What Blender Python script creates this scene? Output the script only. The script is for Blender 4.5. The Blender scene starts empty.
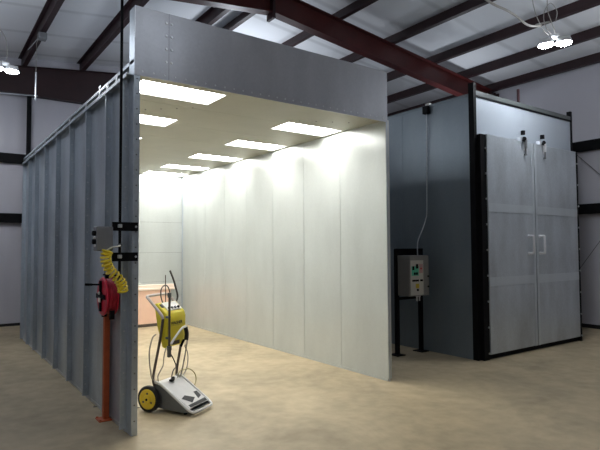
import bpy, bmesh, math, random
from mathutils import Vector, Matrix
random.seed(4)
S = bpy.context.scene
COL = S.collection
PI = math.pi
S.view_settings.view_transform = 'Standard'
S.view_settings.look = 'None'
S.view_settings.gamma = 1
S.view_settings.use_curve_mapping = False
S.view_settings.exposure = 0.06

# ------------------------------------------------------------------ materials
def nodes(name):
    m = bpy.data.materials.new(name); m.use_nodes = True
    nt = m.node_tree
    return m, nt, nt.nodes['Principled BSDF'], nt.nodes, nt.links

def mat(name, col, rough=0.5, metal=0.0, noise=0.0, scale=8.0, stretch=(1, 1, 1), bump=0.0, bscale=40.0, rvar=0.0, spec=0.5):
    m, nt, b, N, L = nodes(name)
    b.inputs['Metallic'].default_value = metal
    b.inputs['Roughness'].default_value = rough
    b.inputs['Specular IOR Level'].default_value = spec
    tc = N.new('ShaderNodeTexCoord'); mp = N.new('ShaderNodeMapping')
    mp.inputs['Scale'].default_value = stretch
    L.new(tc.outputs['Object'], mp.inputs['Vector'])
    nz = N.new('ShaderNodeTexNoise'); nz.inputs['Scale'].default_value = scale
    nz.inputs['Detail'].default_value = 5; nz.inputs['Roughness'].default_value = 0.6
    L.new(mp.outputs[0], nz.inputs['Vector'])
    cr = N.new('ShaderNodeValToRGB')
    cr.color_ramp.elements[0].position = 0.3; cr.color_ramp.elements[1].position = 0.7
    cr.color_ramp.elements[0].color = (*[c * (1 - noise) for c in col], 1)
    cr.color_ramp.elements[1].color = (*[min(1, c * (1 + noise)) for c in col], 1)
    L.new(nz.outputs['Fac'], cr.inputs[0]); L.new(cr.outputs[0], b.inputs['Base Color'])
    if rvar:
        mr = N.new('ShaderNodeMapRange'); mr.inputs[3].default_value = rough - rvar; mr.inputs[4].default_value = rough + rvar
        mr.inputs[1].default_value = .3; mr.inputs[2].default_value = .7
        L.new(nz.outputs['Fac'], mr.inputs[0]); L.new(mr.outputs[0], b.inputs['Roughness'])
    if bump:
        n2 = N.new('ShaderNodeTexNoise'); n2.inputs['Scale'].default_value = bscale; n2.inputs['Detail'].default_value = 4
        L.new(mp.outputs[0], n2.inputs['Vector'])
        bp = N.new('ShaderNodeBump'); bp.inputs['Strength'].default_value = bump; bp.inputs['Distance'].default_value = 0.02
        L.new(n2.outputs['Fac'], bp.inputs['Height']); L.new(bp.outputs[0], b.inputs['Normal'])
    return m

def emit(name, col, s):
    m, nt, b, N, L = nodes(name)
    b.inputs['Base Color'].default_value = (*col, 1)
    b.inputs['Emission Color'].default_value = (*col, 1)
    b.inputs['Emission Strength'].default_value = s
    return m

def galv(name, col, rough, metal, var=0.10):
    """galvanised sheet: spangle cells plus cloudy oxide"""
    m, nt, b, N, L = nodes(name)
    b.inputs['Metallic'].default_value = metal
    tc = N.new('ShaderNodeTexCoord')
    vo = N.new('ShaderNodeTexVoronoi'); vo.inputs['Scale'].default_value = 45
    L.new(tc.outputs['Object'], vo.inputs['Vector'])
    bw = N.new('ShaderNodeRGBToBW'); L.new(vo.outputs['Color'], bw.inputs[0])
    mp = N.new('ShaderNodeMapping'); mp.inputs['Scale'].default_value = (1.4, 1.4, .45)
    L.new(tc.outputs['Object'], mp.inputs['Vector'])
    nz = N.new('ShaderNodeTexNoise'); nz.inputs['Scale'].default_value = 2.2; nz.inputs['Detail'].default_value = 6
    L.new(mp.outputs[0], nz.inputs['Vector'])
    a = N.new('ShaderNodeMath'); a.operation = 'MULTIPLY_ADD'; a.inputs[1].default_value = .14
    L.new(bw.outputs[0], a.inputs[0]); L.new(nz.outputs['Fac'], a.inputs[2])
    cr = N.new('ShaderNodeValToRGB')
    cr.color_ramp.elements[0].position = .25; cr.color_ramp.elements[1].position = .90
    cr.color_ramp.elements[0].color = (*[c * (1 - var) for c in col], 1)
    cr.color_ramp.elements[1].color = (*[min(1, c * (1 + var)) for c in col], 1)
    L.new(a.outputs[0], cr.inputs[0]); L.new(cr.outputs[0], b.inputs['Base Color'])
    b.inputs['Roughness'].default_value = rough
    return m

def concrete():
    m, nt, b, N, L = nodes('concrete_floor')
    tc = N.new('ShaderNodeTexCoord')
    n1 = N.new('ShaderNodeTexNoise'); n1.inputs['Scale'].default_value = .9; n1.inputs['Detail'].default_value = 7; n1.inputs['Roughness'].default_value = .62; n1.inputs['Distortion'].default_value = .6
    n2 = N.new('ShaderNodeTexNoise'); n2.inputs['Scale'].default_value = 7; n2.inputs['Detail'].default_value = 6
    L.new(tc.outputs['Object'], n1.inputs['Vector']); L.new(tc.outputs['Object'], n2.inputs['Vector'])
    mx = N.new('ShaderNodeMath'); mx.operation = 'MULTIPLY_ADD'; mx.inputs[1].default_value = .4
    L.new(n2.outputs['Fac'], mx.inputs[0]); L.new(n1.outputs['Fac'], mx.inputs[2])
    cr = N.new('ShaderNodeValToRGB'); e = cr.color_ramp.elements
    e[0].position = .42; e[0].color = FLOOR_A; e[1].position = .95; e[1].color = FLOOR_B
    L.new(mx.outputs[0], cr.inputs[0]); L.new(cr.outputs[0], b.inputs['Base Color'])
    mr = N.new('ShaderNodeMapRange'); mr.inputs[1].default_value = .4; mr.inputs[2].default_value = 1
    mr.inputs[3].default_value = .62; mr.inputs[4].default_value = .42
    L.new(mx.outputs[0], mr.inputs[0]); L.new(mr.outputs[0], b.inputs['Roughness'])
    bp = N.new('ShaderNodeBump'); bp.inputs['Strength'].default_value = .12; bp.inputs['Distance'].default_value = .02
    L.new(n2.outputs['Fac'], bp.inputs['Height']); L.new(bp.outputs[0], b.inputs['Normal'])
    return m

def liner(name, col, axis, period, depth, wr=0.0):
    """white vinyl-faced insulation with soft ribs every `period` m along axis"""
    m, nt, b, N, L = nodes(name)
    b.inputs['Base Color'].default_value = (*col, 1); b.inputs['Roughness'].default_value = .38
    tc = N.new('ShaderNodeTexCoord')
    if wr:
        ws = N.new('ShaderNodeTexWave'); ws.bands_direction = axis; ws.inputs['Scale'].default_value = 2 * PI / 20 / 1.25
        ws.inputs['Distortion'].default_value = .8; ws.inputs['Detail'].default_value = 2; ws.inputs['Detail Scale'].default_value = .8
        L.new(tc.outputs['Object'], ws.inputs['Vector'])
        rp = N.new('ShaderNodeValToRGB'); rp.color_ramp.elements[0].position = .0; rp.color_ramp.elements[1].position = .035
        rp.color_ramp.elements[0].color = (*[c * .80 for c in col], 1); rp.color_ramp.elements[1].color = (*col, 1)
        L.new(ws.outputs['Fac'], rp.inputs[0]); L.new(rp.outputs[0], b.inputs['Base Color'])
    w = N.new('ShaderNodeTexWave'); w.bands_direction = axis; w.inputs['Scale'].default_value = 2 * PI / 20 / period * 1.0
    w.inputs['Distortion'].default_value = .4; w.inputs['Detail'].default_value = 1; w.inputs['Detail Scale'].default_value = .6
    L.new(tc.outputs['Object'], w.inputs['Vector'])
    n = N.new('ShaderNodeTexNoise'); n.inputs['Scale'].default_value = 2.6; n.inputs['Detail'].default_value = 3
    mp = N.new('ShaderNodeMapping'); mp.inputs['Scale'].default_value = (.5, 2.2, 1) if wr else (1, 1, .4)
    L.new(tc.outputs['Object'], mp.inputs['Vector']); L.new(mp.outputs[0], n.inputs['Vector'])
    mx = N.new('ShaderNodeMath'); mx.operation = 'MULTIPLY_ADD'; mx.inputs[1].default_value = 1.2 if wr else .6
    L.new(n.outputs['Fac'], mx.inputs[0]); L.new(w.outputs['Fac'], mx.inputs[2])
    bp = N.new('ShaderNodeBump'); bp.inputs['Strength'].default_value = .9; bp.inputs['Distance'].default_value = depth
    L.new(mx.outputs[0], bp.inputs['Height']); L.new(bp.outputs[0], b.inputs['Normal'])
    return m

FLOOR_A = (.275, .222, .142, 1); FLOOR_B = (.54, .437, .275, 1)
BOOTH_W = 18.5; HIBAY = 150.0
M = dict(
    floor=concrete(),
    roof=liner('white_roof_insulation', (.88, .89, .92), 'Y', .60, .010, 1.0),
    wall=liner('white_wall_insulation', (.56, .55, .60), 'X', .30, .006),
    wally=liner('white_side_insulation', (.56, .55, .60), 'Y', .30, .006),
    outer=galv('galvanised_outer', (.46, .515, .565), .32, .45, .30),
    fascia=galv('galvanised_fascia', (.40, .41, .44), .38, .65, .16),
    inner=galv('galvanised_inner', (.51, .54, .53), .30, .20, .10),
    ceil=galv('galvanised_ceiling', (.36, .35, .275), .5, .15, .06),  # galvanised sheet with the floor's warm, dim bounce put into its colour
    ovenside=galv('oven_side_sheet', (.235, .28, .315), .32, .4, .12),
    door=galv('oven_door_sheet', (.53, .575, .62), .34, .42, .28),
    lap=galv('oven_lap_strip', (.62, .67, .71), .36, .42, .10),
    header=galv('oven_header_sheet', (.46, .51, .57), .40, .25, .04),
    zinc=mat('bright_zinc', (.66, .69, .72), .32, .75, .12, 14),
    bolt=mat('bolt_zinc', (.62, .64, .66), .35, .6),
    red=mat('red_oxide_steel', (.070, .010, .009), .45, 0, .25, 3),
    shadered=mat('shaded_oxide_steel', (.024, .007, .009), .5, 0, .25, 3),  # same red steel with the shade under the roof put into its colour
    black=mat('black_paint', (.006, .006, .007), .6, 0, .3, 6, spec=.10),
    blackmatte=mat('black_rubber', (.012, .012, .013), .7, 0, .2, 6),
    darkpaint=mat('dark_grey_paint', (.09, .10, .10), .4, .1, .15, 6),
    base=mat('black_base_trim', (.012, .011, .012), .6),
    diff=emit('booth_light_diffuser', (1.0, .985, .94), BOOTH_W),
    led=emit('high_bay_led', (.93, .965, 1.0), HIBAY),
    white=mat('white_enamel', (.75, .76, .77), .35, 0, .04, 6),
    orange=mat('orange_paint', (.52, .105, .03), .45, 0, .15, 10),
    reelred=mat('reel_red_paint', (.70, .022, .055), .3, 0, .12, 8),
    hosered=mat('red_rubber_hose', (.46, .014, .035), .45, 0, .2, 20),
    yellowhose=mat('yellow_coil_hose', (.90, .70, .04), .4, 0, .12, 20),
    boxgrey=mat('grey_enclosure', (.22, .225, .235), .45, .1, .08, 8),
    yellow=mat('yellow_plastic', (.74, .62, .03), .38, 0, .08, 6),
    hubyellow=mat('yellow_hub', (.85, .60, .03), .4, 0, .1, 8),
    lightgrey=mat('light_grey_plastic', (.66, .65, .64), .38, 0, .06, 10),
    palegrey=mat('pale_control_face', (.74, .74, .70), .4, 0, .05, 10),
    darkgrey=mat('dark_grey_plastic', (.13, .135, .14), .5, 0, .12, 10),
    cavity=mat('dark_recess', (.03, .031, .033), .6),
    frame=mat('brown_grey_tube', (.11, .09, .08), .38, .35, .15, 12),
    grip=mat('handle_tube', (.50, .44, .42), .35, .3, .1, 12),
    hose=mat('grey_hose', (.36, .34, .31), .5, 0, .1, 12),
    hosedark=mat('dark_hose', (.05, .042, .04), .5, 0, .1, 12),
    hoseolive=mat('olive_hose', (.36, .33, .17), .5, 0, .1, 12),
    salmon=mat('salmon_board', (.84, .56, .42), .65, 0, .07, 5, (1, 1, .4)),
    salmonlight=mat('pale_rail', (.88, .74, .63), .6, 0, .05, 8),
    cabinet=mat('cabinet_grey', (.27, .265, .255), .45, .1, .06, 8),
    cablabel=mat('cabinet_label', (.58, .56, .52), .5, 0, .04, 12),
    cabgreen=mat('green_label_field', (.10, .50, .33), .5, 0, .15, 30),
    pinkfield=mat('pink_label_field', (.55, .33, .33), .5),
    knobyellow=mat('yellow_switch', (.60, .45, .06), .45),
    alum=mat('polished_aluminium', (.80, .81, .83), .3, .45, .05, 20),
    letter=mat('black_lettering', (.015, .014, .010), .5),
)

# ------------------------------------------------------------------ helpers
def tag(o, label=None, cat=None, group=None, kind=None):
    if label: o['label'] = label
    if cat: o['category'] = cat
    if group: o['group'] = group
    if kind: o['kind'] = kind
    return o

def thing(name, label, cat, loc=(0, 0, 0), rz=0.0, group=None):
    o = bpy.data.objects.new(name, None); COL.objects.link(o)
    o.location = loc; o.rotation_euler = (0, 0, rz); o.empty_display_size = .1
    return tag(o, label, cat, group)

class MB:
    """collects shapes and links them as one mesh object. Coordinates are the world's (or the root's with local=True)."""
    def __init__(s): s.bm = bmesh.new()
    def box(s, a, b, bevel=0.0, seg=1):
        c = [(a[i] + b[i]) / 2 for i in range(3)]; d = [abs(b[i] - a[i]) for i in range(3)]
        r = bmesh.ops.create_cube(s.bm, size=1, matrix=Matrix.Translation(c) @ Matrix.Diagonal((*d, 1)))
        if bevel:
            e = list({e for v in r['verts'] for e in v.link_edges})
            bmesh.ops.bevel(s.bm, geom=e, offset=bevel, segments=seg, affect='EDGES', profile=.5)
        return s
    def cyl(s, a, b, r, r2=None, n=16, cap=True):
        a = Vector(a); b = Vector(b); d = b - a
        q = d.to_track_quat('Z', 'Y').to_matrix().to_4x4()
        bmesh.ops.create_cone(s.bm, cap_ends=cap, segments=n, radius1=r, radius2=r if r2 is None else r2, depth=d.length, matrix=Matrix.Translation((a + b) / 2) @ q)
        return s
    def sphere(s, c, r, n=10, sc=(1, 1, 1)):
        bmesh.ops.create_uvsphere(s.bm, u_segments=n, v_segments=max(4, n // 2), radius=r, matrix=Matrix.Translation(c) @ Matrix.Diagonal((*sc, 1)))
        return s
    def tube(s, pts, r, n=8, sub=0, closed=False):
        P = [Vector(p) for p in pts]
        if sub:
            Q = []; k = len(P)
            rng = range(k if closed else k - 1)
            for i in rng:
                if closed: p0, p1, p2, p3 = P[(i - 1) % k], P[i], P[(i + 1) % k], P[(i + 2) % k]
                else: p0, p1, p2, p3 = P[max(i - 1, 0)], P[i], P[i + 1], P[min(i + 2, k - 1)]
                for j in range(sub):
                    t = j / sub
                    Q.append(.5 * ((2 * p1) + (p2 - p0) * t + (2 * p0 - 5 * p1 + 4 * p2 - p3) * t * t + (3 * p1 - p0 - 3 * p2 + p3) * t ** 3))
            if not closed: Q.append(P[-1])
            P = Q
        rings = []; k = len(P); nrm = None
        for i in range(k):
            if closed: t = P[(i + 1) % k] - P[(i - 1) % k]
            else: t = P[min(i + 1, k - 1)] - P[max(i - 1, 0)]
            t.normalize()
            if nrm is None:
                nrm = t.orthogonal().normalized()
            nrm = (nrm - t * nrm.dot(t))
            if nrm.length < 1e-6: nrm = t.orthogonal()
            nrm.normalize(); bn = t.cross(nrm)
            rings.append([s.bm.verts.new(P[i] + r * (math.cos(2 * PI * j / n) * nrm + math.sin(2 * PI * j / n) * bn)) for j in range(n)])
        for i in range(k if closed else k - 1):
            A, B = rings[i], rings[(i + 1) % k]
            for j in range(n):
                s.bm.faces.new((A[j], A[(j + 1) % n], B[(j + 1) % n], B[j]))
        if not closed:
            s.bm.faces.new(rings[0][::-1]); s.bm.faces.new(rings[-1])
        return s
    def prism(s, poly, axis, a, b):
        """polygon in the two axes other than `axis`, extruded a..b along axis"""
        def mk(p, t):
            if axis == 0: return (t, p[0], p[1])
            if axis == 1: return (p[0], t, p[1])
            return (p[0], p[1], t)
        A = [s.bm.verts.new(mk(p, a)) for p in poly]; B = [s.bm.verts.new(mk(p, b)) for p in poly]
        k = len(poly)
        s.bm.faces.new(A); s.bm.faces.new(B[::-1])
        for i in range(k): s.bm.faces.new((A[i], B[i], B[(i + 1) % k], A[(i + 1) % k]))
        return s
    def poly(s, pts, th=(0, 0, .001)):
        A = [s.bm.verts.new(p) for p in pts]; B = [s.bm.verts.new(Vector(p) + Vector(th)) for p in pts]; k = len(pts)
        s.bm.faces.new(A[::-1]); s.bm.faces.new(B)
        for i in range(k): s.bm.faces.new((A[i], A[(i + 1) % k], B[(i + 1) % k], B[i]))
        return s
    def lathe(s, prof, c, axis, n=24):
        """prof: list of (radius, offset along axis)"""
        ax = Vector(axis).normalized(); e = ax.orthogonal().normalized(); g = ax.cross(e); c = Vector(c)
        R = [[s.bm.verts.new(c + ax * h + r * (math.cos(2 * PI * j / n) * e + math.sin(2 * PI * j / n) * g)) for j in range(n)] for r, h in prof]
        for A, B in zip(R, R[1:]):
            for j in range(n): s.bm.faces.new((A[j], A[(j + 1) % n], B[(j + 1) % n], B[j]))
        s.bm.faces.new(R[0][::-1]); s.bm.faces.new(R[-1])
        return s
    def build(s, name, m, parent=None, local=False, smooth=True, label=None):
        bmesh.ops.recalc_face_normals(s.bm, faces=s.bm.faces)
        me = bpy.data.meshes.new(name)
        if parent is not None and not local:
            root = parent
            while root.parent: root = root.parent
            mw = Matrix.Translation(root.location) @ root.rotation_euler.to_matrix().to_4x4()
            bmesh.ops.transform(s.bm, matrix=mw.inverted(), verts=s.bm.verts)
        s.bm.to_mesh(me); s.bm.free()
        o = bpy.data.objects.new(name, me); COL.objects.link(o)
        me.materials.append(m)
        if parent is not None: o.parent = parent
        if smooth:
            me.polygons.foreach_set('use_smooth', [True] * len(me.polygons))
            try: me.set_sharp_from_angle(angle=math.radians(35))
            except Exception: pass
        if label: o['label'] = label
        return o

def struct(name, mb, m, label=None):
    o = mb.build(name, m); o['kind'] = 'structure'
    return o

# ------------------------------------------------------------------ the building shell
XL, XR, YF, YB, XM = -3.05, 9.05, -9.6, 7.85, 3.0
ZR, SL = 5.72, .112                       # purlin underside at ridge, roof slope
def zp(x): return ZR - SL * abs(x - XM)
PD = .20
struct('floor', MB().box((XL - .2, YF - .2, -.2), (XR + .2, YB + .2, 0)), M['floor'])
rf = MB()
T = .06
rf.prism([(XL - .2, zp(XL - .2) + PD), (XM, ZR + PD), (XR + .2, zp(XR + .2) + PD), (XR + .2, zp(XR + .2) + PD + T), (XM, ZR + PD + T), (XL - .2, zp(XL - .2) + PD + T)], 1, YF - .2, YB + .2)
struct('ceiling', rf, M['roof'])
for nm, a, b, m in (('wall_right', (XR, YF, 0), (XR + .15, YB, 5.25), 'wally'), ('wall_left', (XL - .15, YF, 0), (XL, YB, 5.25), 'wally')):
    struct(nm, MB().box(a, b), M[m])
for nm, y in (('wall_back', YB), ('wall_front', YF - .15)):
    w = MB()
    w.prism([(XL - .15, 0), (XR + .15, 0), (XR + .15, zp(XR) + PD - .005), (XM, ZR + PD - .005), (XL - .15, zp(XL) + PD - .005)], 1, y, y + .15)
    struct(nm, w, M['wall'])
struct('baseboard_back', MB().box((XL, YB - .012, 0), (XR, YB, .055)), M['base'])
struct('baseboard_right', MB().box((XR - .012, YF, 0), (XR, YB, .075)), M['base'])

# roof purlins: Z-sections running front to back
def purlin(x, label, side):
    z = zp(x); t = .012; f = .075
    z1 = z + PD - .004
    p = MB()
    d = f * side
    poly = [(x - d, z + .03), (x - d, z), (x + t * side, z), (x + t * side, z1 - t), (x + d, z1 - t), (x + d, z1), (x, z1), (x, z + t), (x - d + t * side, z + t), (x - d + t * side, z + .03)]
    p.prism(poly, 1, YF, YB - .01)
    o = p.build('roof_purlin', M['shadered'], smooth=False)
    tag(o, label, 'roof beam', 'purlins under the roof')
purlin(-1.05, 'roof purlin nearest the left wall of the building', -1)
purlin(.17, 'roof purlin meeting the end wall above the column, carrying the small conduit box', -1)
purlin(1.33, 'dark purlin slanting up behind the black air pipe to the booth front corner', -1)
purlin(2.72, 'purlin of the ridge pair on the slope above the booth lights', -1)
purlin(3.22, 'purlin of the ridge pair on the side towards the oven', 1)
purlin(4.43, 'first purlin past the ridge pair towards the oven', 1)
purlin(5.72, 'second purlin past the ridge pair, crossing above the booth right corner', 1)
purlin(6.92, 'purlin just before the bright lamp, with the lamp cables looped under it', 1)
purlin(7.92, 'purlin just past the bright lamp on the side of the right wall', 1)
purlin(8.90, 'eave purlin running along the top of the right wall', 1)

# main rafter (two tapered halves bolted at the ridge)
YR = 2.5
raf = thing('steel_rafter', 'deep red-painted steel rafter crossing over the booth and oven', 'roof beam', (XM, YR, ZR - .4))
def rafter_half(x0, x1, d0, d1):
    w = MB(); g = .006
    A = [(x0, zp(x0) - g), (x1, zp(x1) - g), (x1, zp(x1) - d1), (x0, zp(x0) - d0)]
    w.prism(A, 1, YR - .006, YR + .006)
    w.build('web', M['red'], raf, smooth=False)
    for up in (0, 1):
        fl = MB(); t = .014
        za, zb = (zp(x0) - g, zp(x1) - g) if up else (zp(x0) - d0 + t, zp(x1) - d1 + t)
        fl.prism([(x0, za), (x1, zb), (x1, zb - t), (x0, za - t)], 1, YR - .085, YR + .085)
        fl.build('flange', M['red'], raf, smooth=False)
rafter_half(XM - .012, XL + .3, .40, .46)
rafter_half(XM + .012, XR - .3, .40, .40)
MB().box((XM - .024, YR - .095, ZR - .50), (XM + .024, YR + .095, ZR - .02)).build('splice_plate', M['shadered'], raf, smooth=False)
for xa, xb in ((XR - .31, XR - .02), (XL + .02, XL + .31)):
    MB().box((xa, YR - .005, .01), (xb, YR + .005, zp(xa) - .02)).box((xa, YR - .085, .0), (xa + .014, YR + .085, zp(xa) - .02)).box((xb - .014, YR - .085, .0), (xb, YR + .085, zp(xb) - .02)).build('column', M['shadered'], raf, smooth=False)
# end-wall frame: rafter, column, girts
er = thing('endwall_rafter', 'dark red rafter along the top of the far end wall', 'roof beam', (0, YB - .12, zp(0) - .4))
for x0, x1 in ((XM, XL), (XM, XR)):
    w = MB()
    zb = lambda x, s=(x1 < x0): 4.80 if s else zp(x) - .42
    w.prism([(x0, zp(x0) - .005), (x1, zp(x1) - .005), (x1, zb(x1)), (x0, zb(x0))], 1, YB - .12, YB - .108)
    w.build('web', M['shadered'], er, smooth=False)
    for k in (0, 1):
        q = MB(); t = (-.014, .014)[k]
        za, zc = ((zp(x0) - .005, zp(x1) - .005), (zb(x0), zb(x1)))[k]
        q.prism([(x0, za), (x1, zc), (x1, zc + t), (x0, za + t)], 1, YB - .19, YB - .04)
        q.build('flange', M['shadered'], er, smooth=False)
ec = thing('wall_post', 'dark steel post of the far end wall beside the lamp', 'post', (.30, YB - .1, 0))
MB().box((.27, YB - .20, 0), (.34, YB - .19, 4.795)).build('flange', M['black'], ec, smooth=False)
MB().box((.30, YB - .19, 0), (.31, YB - .07, 4.795)).build('web', M['black'], ec, smooth=False)
MB().box((.27, YB - .07, 0), (.34, YB - .06, 4.795)).build('flange', M['black'], ec, smooth=False)

def girt(z, where, label):
    g = MB(); t = .012; h = .19; d = .10
    if where == 'back':
        y = YB - .006
        pr = [(y, z - h / 2), (y, z + h / 2), (y - d, z + h / 2), (y - d, z + h / 2 - .045), (y - d + t, z + h / 2 - .045), (y - d + t, z + h / 2 - t), (y - t, z + h / 2 - t), (y - t, z - h / 2)]
        pr = [(y - t, z - h / 2), (y, z - h / 2), (y, z + h / 2), (y - d, z + h / 2), (y - d, z - h / 2), (y - d + t, z - h / 2), (y - d + t, z + h / 2 - t), (y - t, z + h / 2 - t)]
        g.prism(pr, 0, XL + .02, .262); 
    else:
        x = XR - .006
        pr = [(x - t, z - h / 2), (x, z - h / 2), (x, z + h / 2), (x - d, z + h / 2), (x - d, z - h / 2), (x - d + t, z - h / 2), (x - d + t, z + h / 2 - t), (x - t, z + h / 2 - t)]
        g.prism(pr, 1, YF + .1, YB - .22)
    tag(g.build('wall_girt', M['black'], smooth=False), label, 'wall rail', 'girts on the building walls')
girt(3.46, 'back', 'upper black girt on the far end wall behind the booth')
girt(2.22, 'back', 'lower black girt on the far end wall behind the booth')
girt(3.53, 'right', 'upper black girt on the side wall beyond the oven doors')
girt(2.30, 'right', 'lower black girt on the side wall beyond the oven doors')
for a, b, lab in (((9.0, .86, 3.53), (9.0, -.33, 2.30), 'thin brace cable slanting down between the girts beside the oven'), ((9.0, 1.56, .0), (9.0, -.07, 2.21), 'thin brace cable rising below the lower girt beside the oven')):
    tag(MB().tube([a, b], .006, 6).build('brace_cable', M['darkgrey']), lab, 'cable')

# ------------------------------------------------------------------ spray booth
W, D, ZC, ZT = 3.05, 6.02, 3.10, 3.685
XI0, XI1 = .03, 3.028
booth = thing('spray_booth', 'large open-front galvanised sheet metal booth with lit white interior', 'spray booth', (W / 2, 0, 0))
bolt_meshes = {}
def bolt(p, d, r=.009, m='bolt'):
    key = (d, r, m)
    q = Vector(p) - booth.location
    if key not in bolt_meshes:
        o = MB().cyl((0, 0, 0), Vector(d) * .006, r, r * .7, n=8).build('bolt', M[m], booth, local=True)
        bolt_meshes[key] = o
    else:
        o = bolt_meshes[key].copy(); COL.objects.link(o); o.parent = booth
    o.location = q
far_bolts = MB()
# left wall: flanged panels bolted together
edges = [.13, .67, 1.42, 2.19, 2.97, 3.76, 4.54, 5.15, 5.80]
FD = .055
for i, (y0, y1) in enumerate(zip(edges, edges[1:])):
    p = MB(); t = .004; zt = 3.075
    p.box((0, y0, .03), (t, y1, zt))                                   # sheet
    p.box((-FD, y0 + .0006, .03), (0, y0 + .0046, zt))                 # near flange
    p.box((-FD, y1 - .0046, .03), (0, y1 - .0006, zt))                 # far flange
    p.box((-FD, y0 + .0046, .03), (-FD + .003, y0 + .020, zt))         # lip
    p.box((-FD, y1 - .020, .03), (-FD + .003, y1 - .0046, zt))
    p.build('wall_panel', M['outer'], booth, smooth=False)
    for k in range(17):
        if i > 5: break
        z = .15 + k * .178
        if i in (1, 2): bolt((-FD + .027, y0 - .004, z), (0, -1, 0))
        else: far_bolts.cyl((-FD + .027, y0 - .004, z), (-FD + .027, y0 - .010, z), .008, n=6)
far_bolts.build('bolt', M['bolt'], booth)['kind'] = 'stuff'
# inner skin of left wall
MB().box((.012, .14, .0), (XI0, D, ZC)).build('liner_panel', M['inner'], booth)
# base channel and top rail of left wall
MB().box((-.006, .13, .0), (.006, 5.8, .029)).build('base_channel', M['zinc'], booth, smooth=False)
MB().box((-FD - .012, .02, 3.076), (.03, 5.81, 3.082)).box((-FD - .012, .02, 3.05), (-FD - .007, 5.81, 3.076)).build('top_rail', M['outer'], booth, smooth=False)
MB().box((-.004, .14, 3.083), (.004, D, 3.112)).build('gap_shade_strip', M['black'], booth, smooth=False)  # black strip stands in for the shade in the open gap
MB().box((-.02, .14, 3.112), (.012, D, 3.134)).build('roof_angle', M['zinc'], booth, smooth=False)
for y, h in ((.33, .075), (.62, .06), (.89, .11), (1.43, .05), (2.21, .05), (2.99, .05), (3.76, .05), (4.54, .05), (5.15, .05)):
    MB().box((-FD, y - .03, 3.083), (-FD + .005, y + .03, 3.083 + h)).box((-FD, y - .03, 3.083), (-.021, y + .03, 3.088)).build('rail_clip', M['zinc'], booth, smooth=False)
# jambs
MB().box((0, 0, 0), (.052, .006, ZT)).box((0, .006, 0), (.005, .135, ZT)).box((.030, .006, 0), (.036, .14, 3.08)).build('jamb', M['outer'], booth, smooth=False)
for k in range(23): bolt((.026, 0, .12 + k * .133), (0, -1, 0), .007, 'darkgrey')
MB().box((XI1 + .008, 0, 0), (W, .006, 3.08)).box((W - .005, .006, 0), (W, .13, ZT)).build('jamb', M['outer'], booth, smooth=False)
# right wall: seven flanged panels seen from inside
ys = [.0, .86, 1.68, 2.51, 3.33, 4.15, 4.96, D]
for y0, y1 in zip(ys, ys[1:]):
    p = MB()
    p.box((XI1, y0 + .0025, .03), (XI1 + .006, y1 - .0025, ZC), .002)
    p.box((XI1 + .006, y0 + .0025, .03), (W + .03, y0 + .007, ZC)).box((XI1 + .006, y1 - .007, .03), (W + .03, y1 - .0025, ZC))
    p.build('wall_panel', M['inner'], booth, smooth=False)
MB().box((XI1 + .007, .012, .0), (XI1 + .012, D, ZC)).build('seam_backing', M['darkgrey'], booth, smooth=False)
MB().box((XI1 - .004, .012, 0), (XI1 + .006, D, .028)).build('base_channel', M['inner'], booth, smooth=False)
# rear wall
YRW = 6.11
zs = [0, .29, .89, 1.49, 2.12, 2.72, ZC]
for z0, z1 in zip(zs, zs[1:]):
    MB().box((XI0, YRW, z0 + .002), (XI1 + .006, YRW + .006, z1 - .002), .0015).build('rear_panel', M['inner'], booth, smooth=False)
MB().box((0, YRW + .007, 0), (W, YRW + .02, ZC + .1)).build('seam_backing', M['darkgrey'], booth, smooth=False)
for xa, xb in ((XI0 - .03, XI0), (XI1 + .0065, W)): MB().box((xa, D, 0), (xb, YRW + .0065, ZC)).build('corner_trim', M['outer'], booth, smooth=False)
# ceiling strips
yc = [.012, .82, 1.63, 2.44, 3.25, 4.06, 4.87, 5.68, YRW]
LIGHTS = [(2.565, y) for y in (.97, 2.25, 3.57, 4.84, 5.85)] + [(.56, y) for y in (.395, 1.63, 2.87, 4.10, 5.34)]
HX, HY, REC = .425, .215, .055
for y0, y1 in zip(yc, yc[1:]):
    a, b = y0 + .002, y1 - .002
    yb = sorted({a, b} | {v for _, y in LIGHTS for v in (y - HY, y + HY) if a < v < b})
    xb = [XI0, .56 - HX, .56 + HX, 2.565 - HX, 2.565 + HX, XI1 + .006]
    cp = MB()
    for u0, u1 in zip(yb, yb[1:]):
        run = None
        for v0, v1 in zip(xb, xb[1:]):
            hole = any(abs((v0 + v1) / 2 - x) < HX and abs((u0 + u1) / 2 - y) < HY for x, y in LIGHTS)
            if hole:
                if run is not None: cp.box((run, u0, ZC), (v0, u1, ZC + .008))
                run = None
            elif run is None: run = v0
        if run is not None: cp.box((run, u0, ZC), (xb[-1], u1, ZC + .008))
    cp.build('ceiling_panel', M['ceil'], booth, smooth=False)
MB().box((0, .012, ZC + .09), (W, YRW, ZC + .12)).build('roof_deck', M['outer'], booth, smooth=False)
for (x0, y0, x1, y1) in ((.50, .80, .90, 1.15), (2.2, .35, 2.75, .62)):
    for k in range(4):
        f = k / 3
        bolt((x0 + (x1 - x0) * f, y1 + (y0 - y1) * f, ZC), (0, 0, -1), .009, 'darkgrey')
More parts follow.
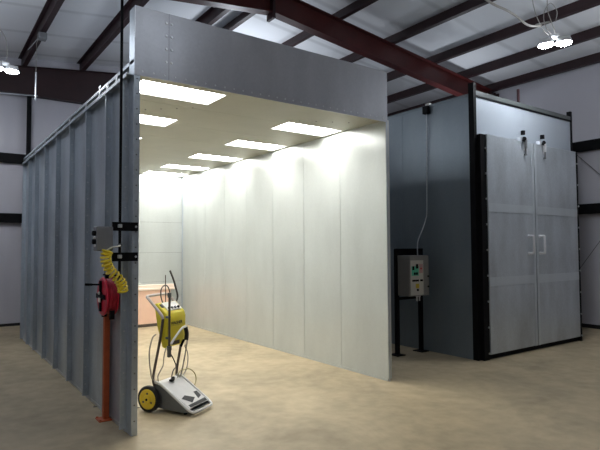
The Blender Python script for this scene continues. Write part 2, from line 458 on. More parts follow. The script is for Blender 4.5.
# light panels
def booth_light(xc, yc_):
    f = MB(); t = .006; z0, z1 = ZC + .0005, ZC + REC + .02
    for sx in (-1, 1):
        f.box((xc + sx * HX, yc_ - HY - t, z0), (xc + sx * (HX + t), yc_ + HY + t, z1))
        f.box((xc - HX, yc_ + sx * HY, z0), (xc + HX, yc_ + sx * (HY + t), z1))
    f.box((xc - HX - t, yc_ - HY - t, z1), (xc + HX + t, yc_ + HY + t, z1 + .006))
    fr = f.build('light_fixture', M['white'], booth, smooth=False)
    MB().box((xc - HX + .001, yc_ - HY + .001, ZC + REC), (xc + HX - .001, yc_ + HY - .001, ZC + REC + .01)).build('diffuser', M['diff'], fr, smooth=False)
for x, y in LIGHTS: booth_light(x, y)
# fascia over the opening
MB().box((.0, -.006, 3.075), (W, 0, ZT)).box((0, 0, ZT - .006), (W, .05, ZT)).build('fascia', M['fascia'], booth, smooth=False)
MB().box((.0, -.009, 3.40), (.0035, 0.0, ZT)).build('edge_trim', M['zinc'], booth, smooth=False)
for k in range(4):
    for x in (.285, .335):
        z = 3.595 - k * .118
        bolt((x, -.006, z), (0, -1, 0), .013)
MB().box((.308, -.0068, 3.08), (.311, -.006, ZT)).build('sheet_seam', M['darkgrey'], booth, smooth=False)
for k in range(30):
    bolt((.07 + k * .10, -.006, 3.115), (0, -1, 0))

# salmon board standing at the rear wall
fb = thing('exhaust_panel', 'salmon pink panel with pale top rail standing against the booth rear wall', 'panel', (2.1, 6.04, 0))
MB().box((1.45, 5.99, .06), (2.74, 6.10, .73)).build('board', M['salmon'], fb, smooth=False)
MB().box((1.42, 5.96, .73), (2.82, 6.105, .775), .006).box((1.42, 6.00, .775), (2.82, 6.105, .84), .006).build('top_rail', M['salmonlight'], fb, smooth=False)
MB().box((1.45, 6.00, 0), (2.74, 6.10, .06)).build('plinth', M['frame'], fb, smooth=False)

# ------------------------------------------------------------------ air pipe, switch box, coil hose, reel
ap = thing('air_pipe', 'thin black vertical air pipe bracketed to the booth front corner', 'pipe', (-.118, -.03, 1.3))
MB().cyl((-.118, -.03, 1.31), (-.118, -.03, zp(-.118) + .1), .012, n=12).build('pipe', M['black'], ap)
for z in (1.722, 1.467):
    MB().box((-.176, -.016, z), (.040, -.0075, z + .074)).build('bracket', M['black'], ap, smooth=False)
    MB().cyl((.022, -.0075, z + .037), (.022, -.020, z + .037), .010, n=6).build('bolt', M['bolt'], ap)
    MB().box((-.134, -.047, z + .025), (-.102, -.0165, z + .055), .004).build('pipe_clamp', M['bolt'], ap, smooth=False)
MB().cyl((-.118, -.05, 1.60), (-.118, -.012, 1.60), .016, n=10).cyl((-.118, -.03, 1.30), (-.118, -.03, 1.335), .016, n=10).build('fitting', M['darkgrey'], ap)

sb = thing('switch_box', 'small grey switch box mounted beside the black air pipe brackets', 'switch box', (-.243, .0, 1.56))
MB().box((-.31, -.05, 1.555), (-.178, .05, 1.755), .006).build('enclosure', M['boxgrey'], sb, smooth=False)
MB().box((-.305, -.054, 1.562), (-.183, -.0505, 1.748), .002).build('cover', M['boxgrey'], sb, smooth=False)
for z in (1.70, 1.63):
    MB().cyl((-.31, -.02, z), (-.335, -.02, z), .020, n=14).build('push_button', M['black'], sb)
MB().cyl((-.31, -.02, 1.665), (-.325, -.02, 1.665), .012, n=12).cyl((-.31, -.02, 1.60), (-.322, -.02, 1.60), .012, n=12).build('indicator', M['alum'], sb)

ch = thing('coil_hose', 'yellow coiled air hose drooping over the red hose reel', 'hose', (-.2, .02, 1.2))
cl = [Vector(v) for v in ((-.236, -.104, 1.556), (-.250, -.100, 1.513), (-.238, -.085, 1.45), (-.195, -.06, 1.385), (-.135, -.05, 1.325), (-.098, -.04, 1.270), (-.088, -.03, 1.215))]
def smooth_path(P, sub):
    out = []
    for i in range(len(P) - 1):
        p0, p1, p2, p3 = P[max(i - 1, 0)], P[i], P[i + 1], P[min(i + 2, len(P) - 1)]
        for j in range(sub):
            t = j / sub
            out.append(.5 * ((2 * p1) + (p2 - p0) * t + (2 * p0 - 5 * p1 + 4 * p2 - p3) * t * t + (3 * p1 - p0 - 3 * p2 + p3) * t ** 3))
    return out + [P[-1]]
cpts = smooth_path(cl, 60)
hel = []; turns = 14; nrm = Vector((0, 1, 0))
for i, q in enumerate(cpts):
    t = (cpts[min(i + 1, len(cpts) - 1)] - cpts[max(i - 1, 0)]).normalized()
    nrm = (nrm - t * nrm.dot(t)).normalized(); bn = t.cross(nrm)
    a = 2 * PI * turns * i / len(cpts)
    hel.append(q + .036 * (math.cos(a) * nrm + math.sin(a) * bn))
MB().tube(hel, .0095, 6).build('coil', M['yellowhose'], ch)
MB().tube([(-.118, -.05, 1.60), (-.15, -.075, 1.592), (-.20, -.09, 1.583), hel[0]], .006, 8, 6).build('lead', M['palegrey'], ch, label='whitish lead from the pipe fitting')

PX, PY = -.047, .585
hr = thing('hose_reel', 'red hose reel on a thin orange floor post beside the booth', 'hose reel', (PX, PY, 0))
MB().box((PX - .075, PY - .07, 0), (PX + .04, PY + .07, .012), .003).build('base_plate', M['orange'], hr, smooth=False)
for dx, dy in ((-.06, -.055), (-.06, .055)):
    MB().cyl((PX + dx, PY + dy, .012), (PX + dx, PY + dy, .022), .010, n=6).build('anchor_bolt', M['orange'], hr)
MB().box((PX - .026, PY - .026, .012), (PX + .026, PY + .026, 1.30), .004).build('post', M['orange'], hr, smooth=False)
RC = Vector((-.094, .375, 1.15))
ax = Vector((-1, 0, 0))
MB().lathe([(.110, -.052), (.160, -.052), (.170, -.046), (.166, -.038), (.110, -.034)], RC, ax, 32).build('reel_flange', M['reelred'], hr)
MB().lathe([(.05, .036), (.166, .038), (.172, .046), (.162, .056), (.05, .060)], RC, ax, 32).build('reel_flange', M['reelred'], hr)
hs = MB()
for k in range(7):
    for r in ((.148, .134) if k % 2 else (.150, .136)):
        hs.tube([RC + ax * (-.029 + k * .0098) + r * Vector((0, math.cos(2 * PI * j / 28), math.sin(2 * PI * j / 28))) for j in range(28)], .0078, 6, closed=True)
hs.build('wound_hose', M['hosered'], hr)
MB().cyl(RC - ax * .050, RC + ax * .075, .045, n=20).build('hub', M['black'], hr)
MB().box((RC.x - .072, RC.y - .13, RC.z - .020), (RC.x - .060, RC.y + .13, RC.z + .020)).box((RC.x - .076, RC.y - .02, RC.z - .13), (RC.x - .061, RC.y + .02, RC.z + .14)).build('reel_spoke', M['black'], hr, smooth=False)
MB().box((PX - .03, RC.y - .02, 1.325), (PX + .03, PY + .03, 1.338)).box((PX - .025, PY - .04, 1.02), (PX + .025, PY - .026, 1.338)).build('mount_arm', M['black'], hr, smooth=False)
MB().cyl((-.155, .375, 1.255), (-.29, .36, 1.262), .008, n=10).cyl((-.235, .366, 1.259), (-.295, .36, 1.262), .011, n=10).build('crank_handle', M['black'], hr)
MB().box((RC.x - .080, RC.y - .035, RC.z - .05), (RC.x - .0765, RC.y + .03, RC.z - .012)).build('name_plate', M['salmonlight'], hr, smooth=False)
MB().sphere((RC.x - .078, RC.y, RC.z + .03), .014, 10).build('axle_nut', M['palegrey'], hr)
for dy in (-.12, .12):
    MB().box((RC.x - .02, RC.y + dy - .012, RC.z - .195), (RC.x + .02, RC.y + dy + .012, RC.z - .12)).build('hose_guide', M['black'], hr, smooth=False)

# ------------------------------------------------------------------ curing oven
OX0, OX1, OY, OD = 4.815, 7.60, .14, 4.2
oven = thing('curing_oven', 'tall grey sheet metal curing oven with closed double doors', 'oven', ((OX0 + OX1) / 2, OY, 0))
seg = [OY, 1.42, 2.72, OD]
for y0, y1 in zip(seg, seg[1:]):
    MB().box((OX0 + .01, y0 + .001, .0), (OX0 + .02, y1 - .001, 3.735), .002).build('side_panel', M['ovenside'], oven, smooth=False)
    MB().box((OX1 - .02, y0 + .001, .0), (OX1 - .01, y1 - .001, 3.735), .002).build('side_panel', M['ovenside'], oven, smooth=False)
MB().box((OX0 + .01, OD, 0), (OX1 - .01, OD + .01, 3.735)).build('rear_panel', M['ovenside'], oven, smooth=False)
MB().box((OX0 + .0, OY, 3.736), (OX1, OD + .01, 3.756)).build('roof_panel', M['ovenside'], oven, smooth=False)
# front frame
MB().box((OX0, .055, 0), (OX0 + .062, OY, 3.90)).build('corner_post', M['black'], oven, smooth=False)
MB().box((7.525, .075, 0), (7.580, OY, 3.89)).build('corner_post', M['black'], oven, smooth=False)
MB().box((OX0 + .062, .075, 3.735), (7.525, .135, 3.80)).build('top_rail', M['darkpaint'], oven, smooth=False)
MB().box((OX0 + .062, .07, 3.712), (7.525, .13, 3.735)).build('rail_dark_strip', M['black'], oven, smooth=False)  # solid black strip below the top rail
MB().box((OX0 + .062, .085, 3.10), (6.10, OY, 3.712)).build('header_panel', M['header'], oven, smooth=False)
MB().box((6.101, .085, 3.10), (7.525, OY, 3.712)).build('header_panel', M['header'], oven, smooth=False)
MB().box((6.0, .09, 3.80), (6.03, .12, 4.02)).build('hanger_tab', M['shadered'], oven, smooth=False)
# black seal frame the doors close on
MB().box((OX0 + .062, .0, .0), (OX0 + .187, OY - .001, 3.165)).build('seal_frame', M['black'], oven, smooth=False)
MB().box((7.484, -.020, .0), (7.535, OY - .001, 3.165)).build('seal_frame', M['black'], oven, smooth=False)
MB().box((OX0 + .187, .03, .0), (7.484, OY - .001, .06)).build('threshold', M['black'], oven, smooth=False)
DZ0, DZ1, XG = .075, 3.165, 6.195
for x0, x1, hx, hs_ in ((5.003, XG - .013, 6.0, 1), (XG + .013, 7.482, 6.305, -1)):
    dr = MB().box((x0, .0, DZ0), (x1, .083, DZ1)).build('door', M['black'], oven, smooth=False)
    for z0, z1, lap in ((DZ0, 1.02, 0), (1.02, 2.07, 0), (2.07, DZ1, 0)):
        MB().box((x0, -.018, z0 + .0008), (x1, -.0005, z1 - .0008), .0015).build('door_sheet', M['door'], dr, smooth=False)
    for z in (1.02, 2.07):
        MB().box((x0 + .004, -.0215, z), (x1 - .004, -.0185, z + .125)).build('lap_strip', M['lap'], dr, smooth=False)
    xe = x1 - .055 if hs_ == 1 else x0
    MB().box((xe, -.024, DZ0), (xe + .055, -.0185, DZ1)).build('edge_strip', M['lap'], dr, smooth=False)
    MB().box((x0, -.018, DZ1 + .0005), (x1, .084, DZ1 + .006)).build('lit_top_edge', M['lap'], dr, smooth=False)  # pale strip paints the light caught along the door's top edge
    h = MB(); y0, yg = -.0185, -.10
    h.tube([(hx, y0, 1.735), (hx, yg + .02, 1.735), (hx, yg, 1.71), (hx, yg, 1.50), (hx, yg + .02, 1.475), (hx, y0, 1.475)], .018, 10, 4)
    h.cyl((hx, y0, 1.735), (hx, y0 - .008, 1.735), .026, n=14).cyl((hx, y0, 1.475), (hx, y0 - .008, 1.475), .026, n=14)
    h.build('door_handle', M['alum'], dr)
# hinge-side bolts
for k, z in enumerate([.09 + .36 * i for i in range(9)]):
    MB().cyl((4.985, .0, z), (4.985, -.014, z), .014, n=8).cyl((4.985, -.014, z), (4.97, -.014, z), .010, n=8).build('clamp_bolt', M['bolt'], oven)
    MB().cyl((7.515, -.020, z), (7.515, -.034, z), .014, n=8).build('clamp_bolt', M['bolt'], oven)
# top latches
for x, lm in ((5.93, 'darkgrey'), (6.47, 'alum')):
    la = MB().box((x - .020, .02, 3.19), (x + .025, .084, 3.25)).box((x - .012, -.03, 3.03), (x + .018, -.019, 3.22)).build('latch', M['alum'], oven, smooth=False)
    MB().cyl((x, -.01, 3.275), (x, -.01, 3.335), .032, n=12).build('latch_head', M['black'], la)
    MB().tube([(x - .065, -.05, 3.16), (x - .05, -.06, 3.215), (x - .005, -.05, 3.20)], .020, 8, 3).build('latch_lever', M['black'], la)
    MB().box((x - .010, -.055, 3.06), (x + .045, -.03, 3.20), .01).build('latch_body', M[lm], la, smooth=False)
    MB().cyl((x + .015, -.042, 3.06), (x + .012, -.042, 2.97), .011, n=8).box((x - .02, -.05, 2.955), (x + .03, -.03, 2.972)).build('latch_rod', M['darkgrey'], la, smooth=False)

# ------------------------------------------------------------------ control cabinet on its stand
cc = thing('control_cabinet', 'grey electrical control cabinet on black legs beside the oven', 'control cabinet', (4.48, .95, 0))
for x in (4.225, 4.735):
    lg = MB().box((x - .026, .985, .012), (x + .026, 1.037, 1.545)).build('leg', M['black'], cc, smooth=False)
    MB().box((x - .09, .92, 0), (x + .072, 1.10, .012)).build('foot_plate', M['black'], lg, smooth=False)
for z in (.80, 1.515):
    MB().box((4.252, .99, z), (4.708, 1.03, z + .04)).build('crossbar', M['black'], cc, smooth=False)
MB().box((4.155, .972, .86), (4.76, .984, 1.555)).build('back_plate', M['black'], cc, smooth=False)
MB().box((4.20, .74, .87), (4.60, .972, 1.455), .008).build('enclosure', M['cabinet'], cc, smooth=False)
cd = MB().box((4.20, .722, .872), (4.60, .739, 1.452), .006).build('cabinet_door', M['cabinet'], cc, smooth=False)
MB().cyl((4.575, .722, 1.15), (4.575, .706, 1.15), .012, n=10).build('door_lock', M['black'], cd)
MB().cyl((4.575, .722, 1.00), (4.575, .706, 1.00), .012, n=10).build('door_lock', M['black'], cd)
lp = MB().box((4.205, .7185, .885), (4.475, .7217, 1.385)).build('label_panel', M['cablabel'], cc, smooth=False)
MB().box((4.225, .7165, 1.165), (4.375, .7183, 1.30)).build('green_field', M['cabgreen'], lp, smooth=False)
MB().box((4.385, .7165, 1.20), (4.462, .7183, 1.33)).build('pink_field', M['pinkfield'], lp, smooth=False)
for x, z, w_, h_ in ((4.255, 1.275, .018, .028), (4.335, 1.30, .022, .032), (4.285, 1.195, .018, .018), (4.33, 1.195, .018, .018)):
    MB().box((x - w_, .705, z - h_), (x + w_, .7163, z + h_), .004).build('selector_switch', M['black'], lp, smooth=False)
for x in (4.25, 4.285, 4.32, 4.355, 4.415, 4.44):
    MB().cyl((x, .7183, 1.095), (x, .708, 1.095), .015, n=10).build('push_button', M['black'], lp)
MB().cyl((4.42, .7163, 1.265), (4.42, .708, 1.265), .012, n=10).build('indicator', M['reelred'], lp)
MB().box((4.31, .710, .985), (4.375, .7183, 1.05)).build('switch_plate', M['knobyellow'], lp, smooth=False)
MB().box((4.330, .702, .945), (4.357, .7183, .975)).build('switch_lever', M['black'], lp, smooth=False)
for x in (4.42, 4.475):
    MB().cyl((x, .80, .87), (x, .80, .79), .011, n=10).cyl((x, .80, .87), (x, .80, .85), .017, n=10).build('cable_gland', M['alum'], cc)

cz = thing('conduit', 'thin grey electrical conduit running up the oven side wall', 'conduit', (4.79, .97, 1.45))
MB().tube([(4.56, .90, 1.455), (4.56, .90, 1.60), (4.60, .91, 1.70), (4.72, .93, 1.86), (4.785, .93, 2.00), (4.797, .915, 2.15), (4.797, .90, 2.9), (4.797, .89, 3.62)], .0075, 8, 4).build('pipe', M['zinc'], cz)
MB().box((4.755, .84, 3.62), (4.823, .94, 3.735), .004).build('junction_box', M['black'], cz, smooth=False)
MB().box((4.815, .85, 3.735), (4.87, .93, 3.79), .004).build('box_fitting', M['palegrey'], cz, smooth=False)

# ------------------------------------------------------------------ powder coating cart (local x forward, local y away from the near wheel)
cart = thing('powder_cart', 'yellow powder spray unit on a grey two-wheeled cart in the booth mouth', 'spray cart', (.532, .651, 0), math.atan2(-.862, .507))
def P(u, s, z): return (u, -s, z)
for s in (.2, -.2):
    sg = 1 if s > 0 else -1
    wh = MB().lathe([(.085, -.022), (.118, -.022), (.125, -.014), (.125, .014), (.118, .022), (.085, .022)], P(-.013, s, .125), (0, -1, 0), 32).build('wheel', M['blackmatte'], cart, local=True)
    hb = MB().lathe([(.096, .0), (.096, .024), (.088, .029), (.045, .025), (.036, .034), (.010, .036)] if sg > 0 else [(.010, -.036), (.036, -.034), (.045, -.025), (.088, -.029), (.096, -.024), (.096, .0)], P(-.013, s, .125), (0, -1, 0), 28).build('hub', M['hubyellow'], wh, local=True)
    for k in range(3):
        a = PI / 2 + k * 2 * PI / 3
        MB().cyl(P(-.013 + .055 * math.cos(a), s + sg * .022, .125 + .055 * math.sin(a)), P(-.013 + .055 * math.cos(a), s + sg * .0285, .125 + .055 * math.sin(a)), .011, n=8).build('hub_hole', M['frame'], hb, local=True)
    MB().cyl(P(-.013, s + sg * .035, .125), P(-.013, s + sg * .041, .125), .012, n=10).build('axle_cap', M['black'], hb, local=True)
MB().cyl(P(-.013, -.195, .125), P(-.013, .195, .125), .012, n=10).build('axle', M['frame'], cart, local=True)
def prof_box(poly, s0, s1): return MB().prism([(a, b) for a, b in poly], 1, -s1, -s0)
side_poly = [(.0, .045), (.36, .024), (.445, .036), (.43, .052), (.10, .252), (.03, .262), (.0, .20)]
for s0, s1 in ((.155, .168), (-.168, -.155)):
    prof_box(side_poly, s0, s1).build('side_plate', M['darkgrey'], cart, local=True, smooth=False)
prof_box([(.0, .045), (.36, .024), (.44, .036), (.44, .044), (.36, .034), (.0, .055)], -.154, .154).build('floor_pan', M['darkgrey'], cart, local=True, smooth=False)
prof_box([(.0, .055), (.012, .055), (.04, .25), (.03, .258)], -.154, .154).build('rear_plate', M['darkgrey'], cart, local=True, smooth=False)
def dk(u): return .262 - (u - .10) * .606
prof_box([(.03, .262), (.10, dk(.10)), (.425, dk(.425)), (.425, dk(.425) + .008), (.10, dk(.10) + .010), (.03, .274)], -.154, .154).build('deck', M['lightgrey'], cart, local=True, smooth=False)
def on_deck(pts, h): return [P(u, s, dk(u) + h) for u, s in pts]
MB().poly(on_deck([(.316, .128), (.296, .055), (.352, -.035), (.389, .054)], .0095), (0, 0, .002)).build('deck_opening', M['cavity'], cart, local=True, smooth=False)
MB().poly(on_deck([(.296, -.090), (.300, -.140), (.356, -.132), (.374, -.063)], .0095), (0, 0, .002)).build('deck_opening', M['cavity'], cart, local=True, smooth=False)
MB().poly(on_deck([(.398, .132), (.424, .132), (.424, -.140), (.392, -.148)], .009), (0, 0, .002)).build('deck_slot', M['cavity'], cart, local=True, smooth=False)
MB().tube([P(.03, .170, .282), P(.10, .172, .268), P(.26, .172, .168), P(.40, .172, .078), P(.455, .160, .044), P(.475, .110, .036), P(.478, -.110, .036), P(.455, -.160, .044), P(.40, -.172, .078), P(.26, -.172, .168), P(.10, -.172, .268), P(.03, -.170, .282)], .013, 10, 5).build('bumper_tube', M['lightgrey'], cart, local=True)
for s in (.12, -.12):
    MB().cyl(P(.355, s, .0), P(.355, s, .026), .018, n=14).build('foot', M['blackmatte'], cart, local=True)
MB().tube([P(.03, .17, .24), P(.012, .17, .30), P(.025, .17, .40), P(.09, .17, .689), P(.124, .17, .895)], .013, 10, 5).build('upright', M['frame'], cart, local=True)
MB().tube([P(.03, -.17, .24), P(.030, -.17, .30), P(.045, -.17, .40), P(.096, -.17, .66), P(.124, -.17, .895)], .013, 10, 5).build('upright', M['frame'], cart, local=True)
MB().tube([P(.124, .17, .89), P(.105, .17, .93), P(.02, .17, 1.012), P(-.055, .17, 1.082), P(-.080, .155, 1.100), P(-.085, .10, 1.104), P(-.095, -.10, 1.104), P(-.090, -.155, 1.100), P(-.06, -.17, 1.08), P(.02, -.17, 1.008), P(.105, -.17, .93), P(.124, -.17, .89)], .014, 10, 4).build('handle', M['grip'], cart, local=True)
# yellow control unit
bx = [(.095, .612), (.135, .606), (.155, .632), (.158, .90), (.145, .945), (.03, 1.040), (-.005, 1.025), (.045, .80)]
bd = prof_box(bx, -.150, .150)
bmesh.ops.bevel(bd.bm, geom=list(bd.bm.edges), offset=.014, segments=3, affect='EDGES', profile=.5)
body = bd.build('control_unit', M['yellow'], cart, local=True)
MB().poly([P(.126, .100, .962), P(.126, -.118, .962), P(.040, -.118, 1.030), P(.040, .100, 1.030)], (.006, 0, .007)).build('control_face', M['palegrey'], body, local=True, smooth=False)
MB().poly([P(.085, .138, .992), P(.085, .108, .992), P(.05, .108, 1.020), P(.05, .138, 1.020)], (.006, 0, .007)).build('gauge_window', M['cavity'], body, local=True, smooth=False)
for s in (.07, .02, -.03, -.08):
    MB().cyl(P(.112, s, .982), P(.122, s, .995), .013, n=12).build('knob', M['darkgrey'] if s > -.05 else M['black'], body, local=True)
prof_box([(.1575, .815), (.1590, .815), (.1590, .817), (.1575, .817)], -.14, .10).build('panel_line', M['frame'], body, local=True, smooth=False)
MB().box((.156, -.075, .630), (.161, .045, .665)).build('rating_plate', M['frame'], body, local=True, smooth=False)
# lettering on the front
fc = bpy.data.curves.new('lettering', 'FONT'); fc.body = 'WAGNER'; fc.size = .041; fc.extrude = .0006; fc.offset = .0012
fc.align_x = 'CENTER'; fc.align_y = 'CENTER'
fo = bpy.data.objects.new('lettering_curve', fc); COL.objects.link(fo)
dg = bpy.context.evaluated_depsgraph_get()
me = bpy.data.meshes.new_from_object(fo.evaluated_get(dg)); bpy.data.objects.remove(fo)
me.transform(Matrix(((0, 0, 1, .1592), (1, 0, 0, .0), (0, 1.0, 0, .838), (0, 0, 0, 1))))
me.materials.clear(); me.materials.append(M['letter'])
lo = bpy.data.objects.new('lettering', me); COL.objects.link(lo); lo.parent = body
# suction pole with fitting and thin rod
po = MB().cyl(P(.185, .150, .60), P(.185, .150, 1.12), .011, n=12).build('suction_pole', M['frame'], cart, local=True)
MB().cyl(P(.185, .150, .53), P(.185, .150, .60), .020, n=12).cyl(P(.185, .150, .595), P(.185, .150, .635), .025, n=12).build('pole_fitting', M['darkgrey'], po, local=True)
MB().cyl(P(.185, .150, 1.10), P(.185, .150, 1.145), .019, n=12).build('pole_cap', M['darkgrey'], po, local=True)
MB().box((.150, -.165, .70), (.190, -.135, .72)).box((.150, -.165, .90), (.190, -.135, .92)).build('pole_clip', M['darkgrey'], po, local=True, smooth=False)
MB().cyl(P(.02, .0, 1.03), P(.02, .002, 1.305), .005, n=8).build('aerial_rod', M['frame'], cart, local=True)
MB().tube([P(.01, -.150, .98), P(.0, -.222, 1.06), P(.0, -.19, 1.17), P(.0, -.150, 1.255), P(.0, -.095, 1.345)], .010, 8, 5).build('lance', M['hosedark'], cart, local=True)
MB().tube([P(.03, .05, 1.02), P(.03, .085, 1.10), P(.03, .080, 1.17), P(.03, .03, 1.205), P(.03, -.02, 1.19), P(.03, -.05, 1.13), P(.03, -.045, 1.02)], .006, 8, 5).build('hose', M['hosedark'], cart, local=True)
MB().tube([P(.02, .145, .735), P(.02, .195, .71), P(.02, .237, .60), P(.02, .236, .486), P(.02, .205, .34), P(.02, .16, .28)], .006, 8, 5).build('hose', M['hose'], cart, local=True)
MB().tube([P(.13, .13, .61), P(.12, .146, .524), P(.12, .156, .45), P(.10, .17, .40), P(.06, .16, .34), P(.05, .14, .275)], .005, 8, 5).build('hose', M['hose'], cart, local=True)
MB().tube([P(.14, .07, .61), P(.12, .07, .57), P(.12, .015, .50), P(.12, -.042, .40), P(.12, .005, .361), P(.12, .04, .265)], .006, 8, 5).build('hose', M['hosedark'], cart, local=True)
MB().tube([P(.17, -.13, .60), P(.10, -.217, .56), P(.10, -.26, .497), P(.10, -.268, .403), P(.10, -.236, .318), P(.10, -.16, .262)], .006, 8, 5).build('hose', M['hose'], cart, local=True)
MB().tube([P(.12, -.07, .28), P(.12, -.108, .336), P(.12, -.191, .338), P(.12, -.277, .321), P(.12, -.360, .26), P(.12, -.385, .19), P(.12, -.345, .125), P(.10, -.27, .10), P(.08, -.18, .20)], .005, 8, 5).build('hose', M['hoseolive'], cart, local=True)
MB().tube([P(.0, .15, .15), P(-.09, .14, .05), P(-.2, .17, .008), P(-.35, .24, .007), P(-.5, .20, .007), P(-.62, .30, .007)], .006, 8, 5).build('power_cord', M['hose'], cart, local=True)
MB().box((.10, -.045, .263), (.135, .005, .285), .005).box((.09, .0, .265), (.12, .03, .30), .005).build('hose_clip', M['black'], cart, local=True, smooth=False)
# spray gun hung on the cart front
def CW(u, s, z):
    v = cart.rotation_euler.to_matrix() @ Vector(P(u, s, z)) + cart.location
    return (v.x, v.y, v.z)
gn = thing('spray_gun', 'white powder spray gun with black grip hung on the cart', 'spray gun', CW(.2, -.07, .60))
MB().tube([CW(*q) for q in ((.205, .150, .655), (.21, .105, .70), (.21, .03, .755), (.21, -.03, .788), (.21, -.075, .790), (.205, -.11, .76))], .012, 10, 5).build('barrel', M['palegrey'], gn)
MB().tube([CW(*q) for q in ((.21, -.072, .785), (.21, -.090, .74), (.205, -.100, .70), (.205, -.092, .655))], .021, 10, 4).build('grip', M['blackmatte'], gn)
MB().tube([CW(*q) for q in ((.205, -.055, .665), (.20, -.040, .64), (.19, -.025, .60))], .013, 8, 4).build('hook', M['black'], gn)
MB().tube([CW(*q) for q in ((.205, -.11, .76), (.19, -.135, .68), (.17, -.145, .58), (.14, -.15, .45), (.11, -.14, .30), (.10, -.12, .27))], .007, 8, 5).build('gun_hose', M['hose'], gn)

# ------------------------------------------------------------------ high-bay lamps and cables
def hibay(x, y, z, label, wires, rz):
    t = thing('high_bay_lamp', label, 'lamp', (x, y, z), rz, 'high bay lamps under the roof')
    MB().box((-.20, -.03, .07), (.20, .03, .10), .008).box((-.06, -.06, .085), (.06, .06, .13), .012).build('bracket', M['white'], t, local=True, smooth=False)
    for sx in (-.115, .115):
        hd = MB().lathe([(.06, .075), (.095, .06), (.108, .012), (.108, .0), (.098, .0)], (sx, 0, 0), (0, 0, 1), 24).build('head', M['white'], t, local=True)
        MB().lathe([(.096, -.012), (.098, -.001), (.05, -.0008)], (sx, 0, 0), (0, 0, 1), 24).build('lens', M['led'], hd, local=True)
    for w in wires:
        MB().tube([Vector(q) for q in w], .006, 6, 6).build('hanger_wire', M['hose'], t)
hibay(5.72, -.65, 4.42, 'bright high bay lamp hanging above the oven doors', [
    [(5.67, -.62, 4.53), (5.70, -.5, 4.68), (5.68, -.4, 4.95), (5.70, -.3, 5.42)],
    [(5.72, -.64, 4.53), (5.80, -.48, 4.75), (6.00, -.35, 5.05), (6.28, -.3, 5.30), (6.47, -.3, 5.22), (6.42, -.3, 5.05)],
    [(5.77, -.66, 4.53), (5.95, -.48, 4.88), (6.19, -.3, 5.2), (6.22, -.3, 5.55)]], -.95)
hibay(-.43, 5.2, 4.50, 'high bay lamp shining beside the end wall post', [
    [(-.42, 5.2, 4.63), (-.40, 5.17, 4.72), (-.42, 5.15, 4.98), (-.50, 5.15, 5.12), (-.62, 5.15, 5.16), (-.70, 5.15, 5.4)]], .2)
tag(MB().tube([(4.05, -.3, 5.02), (4.73, -.3, 4.89), (5.10, -.3, 4.88), (5.34, -.3, 4.857), (5.65, -.3, 4.80), (6.0, -.3, 4.873), (6.3, -.05, 5.05), (6.9, .05, 5.29)], .016, 8, 6).build('hanging_cable', M['hose']), 'thick grey cable swagged under the roof towards the bright lamp', 'cable')
tag(MB().tube([(6.906, -2.0, zp(6.92) + .045), (6.906, 6.5, zp(6.92) + .045)], .012, 8).build('purlin_conduit', M['hose']), 'thin conduit fixed under the purlin behind the bright lamp', 'conduit')

pc = thing('cord_drop', 'white tube hanging on a thin cord from a small grey roof box', 'cord drop', (.08, 5.5, 4.15))
MB().box((.10, 5.42, 5.235), (.24, 5.58, 5.345), .01).build('box', M['boxgrey'], pc, smooth=False)
MB().tube([(.11, 5.5, 5.24), (.082, 5.5, 5.15), (.080, 5.5, 4.62)], .004, 6).build('cord', M['hose'], pc)
MB().cyl((.080, 5.5, 4.15), (.080, 5.5, 4.64), .015, n=10).build('tube', M['zinc'], pc)
MB().tube([(.11, 5.5, 5.25), (-.05, 5.5, 5.01)], .008, 6).build('arm', M['boxgrey'], pc)
tag(MB().tube([(-1.5, YB - .21, 4.66), (.45, YB - .21, 4.80)], .014, 8).build('lit_flange_line', M['zinc']), 'pale tube standing in for the lamp-lit lower flange of the end wall rafter', 'conduit')  # lamplight on the rafter's lower flange, drawn as a bright tube

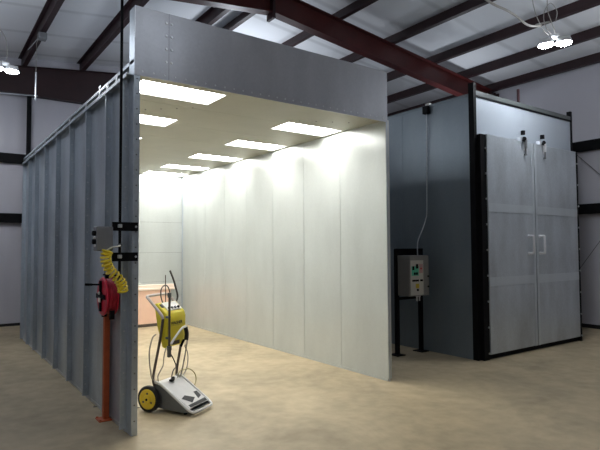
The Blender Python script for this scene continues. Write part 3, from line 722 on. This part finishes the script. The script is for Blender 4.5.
# ------------------------------------------------------------------ light
w = bpy.data.worlds.new('World'); S.world = w; w.use_nodes = True
bg = w.node_tree.nodes['Background']; bg.inputs[0].default_value = (.8, .87, 1, 1); bg.inputs[1].default_value = .02

def lamp(x, y, z, e, r=.2, col=(.84, .91, 1.0)):
    l = bpy.data.lights.new('fill_point', 'POINT'); l.energy = e; l.shadow_soft_size = r; l.color = col
    o = bpy.data.objects.new('fill_light', l); COL.objects.link(o); o.location = (x, y, z)
# added unseen fill lights, brightening the left wall, fascia, floor and roof
lamp(-2.7, -2.2, 3.8, 36); lamp(-1.6, 3.2, 4.5, 48); lamp(7.2, -4.4, 4.5, 20); lamp(1.1, -2.9, 4.6, 26); lamp(3.6, 4.6, 4.6, 60)
# spread of light from the two lamps in view
lamp(5.72, -.65, 4.30, 26, .12); lamp(-.43, 5.2, 4.38, 8, .12)
# added area lights without fixtures, facing up to brighten the roof
def uplight(x, y, z, e, col=(.84, .91, 1.0)):
    l = bpy.data.lights.new('roof_fill', 'AREA'); l.shape = 'DISK'; l.size = .4; l.energy = e; l.color = col
    o = bpy.data.objects.new('roof_fill_light', l); COL.objects.link(o); o.location = (x, y, z); o.rotation_euler = (PI, 0, 0)
for a in ((1.1, -2.9, 3.9, 9), (5.0, -3.2, 3.9, 10), (8.0, -1.5, 3.9, 9), (4.6, 4.8, 4.0, 10), (-1.6, 2.6, 3.9, 5), (7.4, 2.2, 4.0, 9), (5.72, -.65, 4.56, 3)): uplight(*a)

# ------------------------------------------------------------------ camera
cam = bpy.data.cameras.new('camera'); co = bpy.data.objects.new('camera', cam); COL.objects.link(co)
cam.sensor_width = 36; cam.lens = 525.6 / 600 * 36; cam.clip_start = .05; cam.clip_end = 100
rv, uv, fv = Vector((.8125, -.5829, -.0051)), Vector((-.0214, -.0386, .9990)), Vector((.5825, .8116, .0439))
mt = Matrix((rv, uv, -fv)).transposed().to_4x4(); mt.translation = (-1.4528, -4.4683, 1.57)
co.matrix_world = mt
S.camera = co
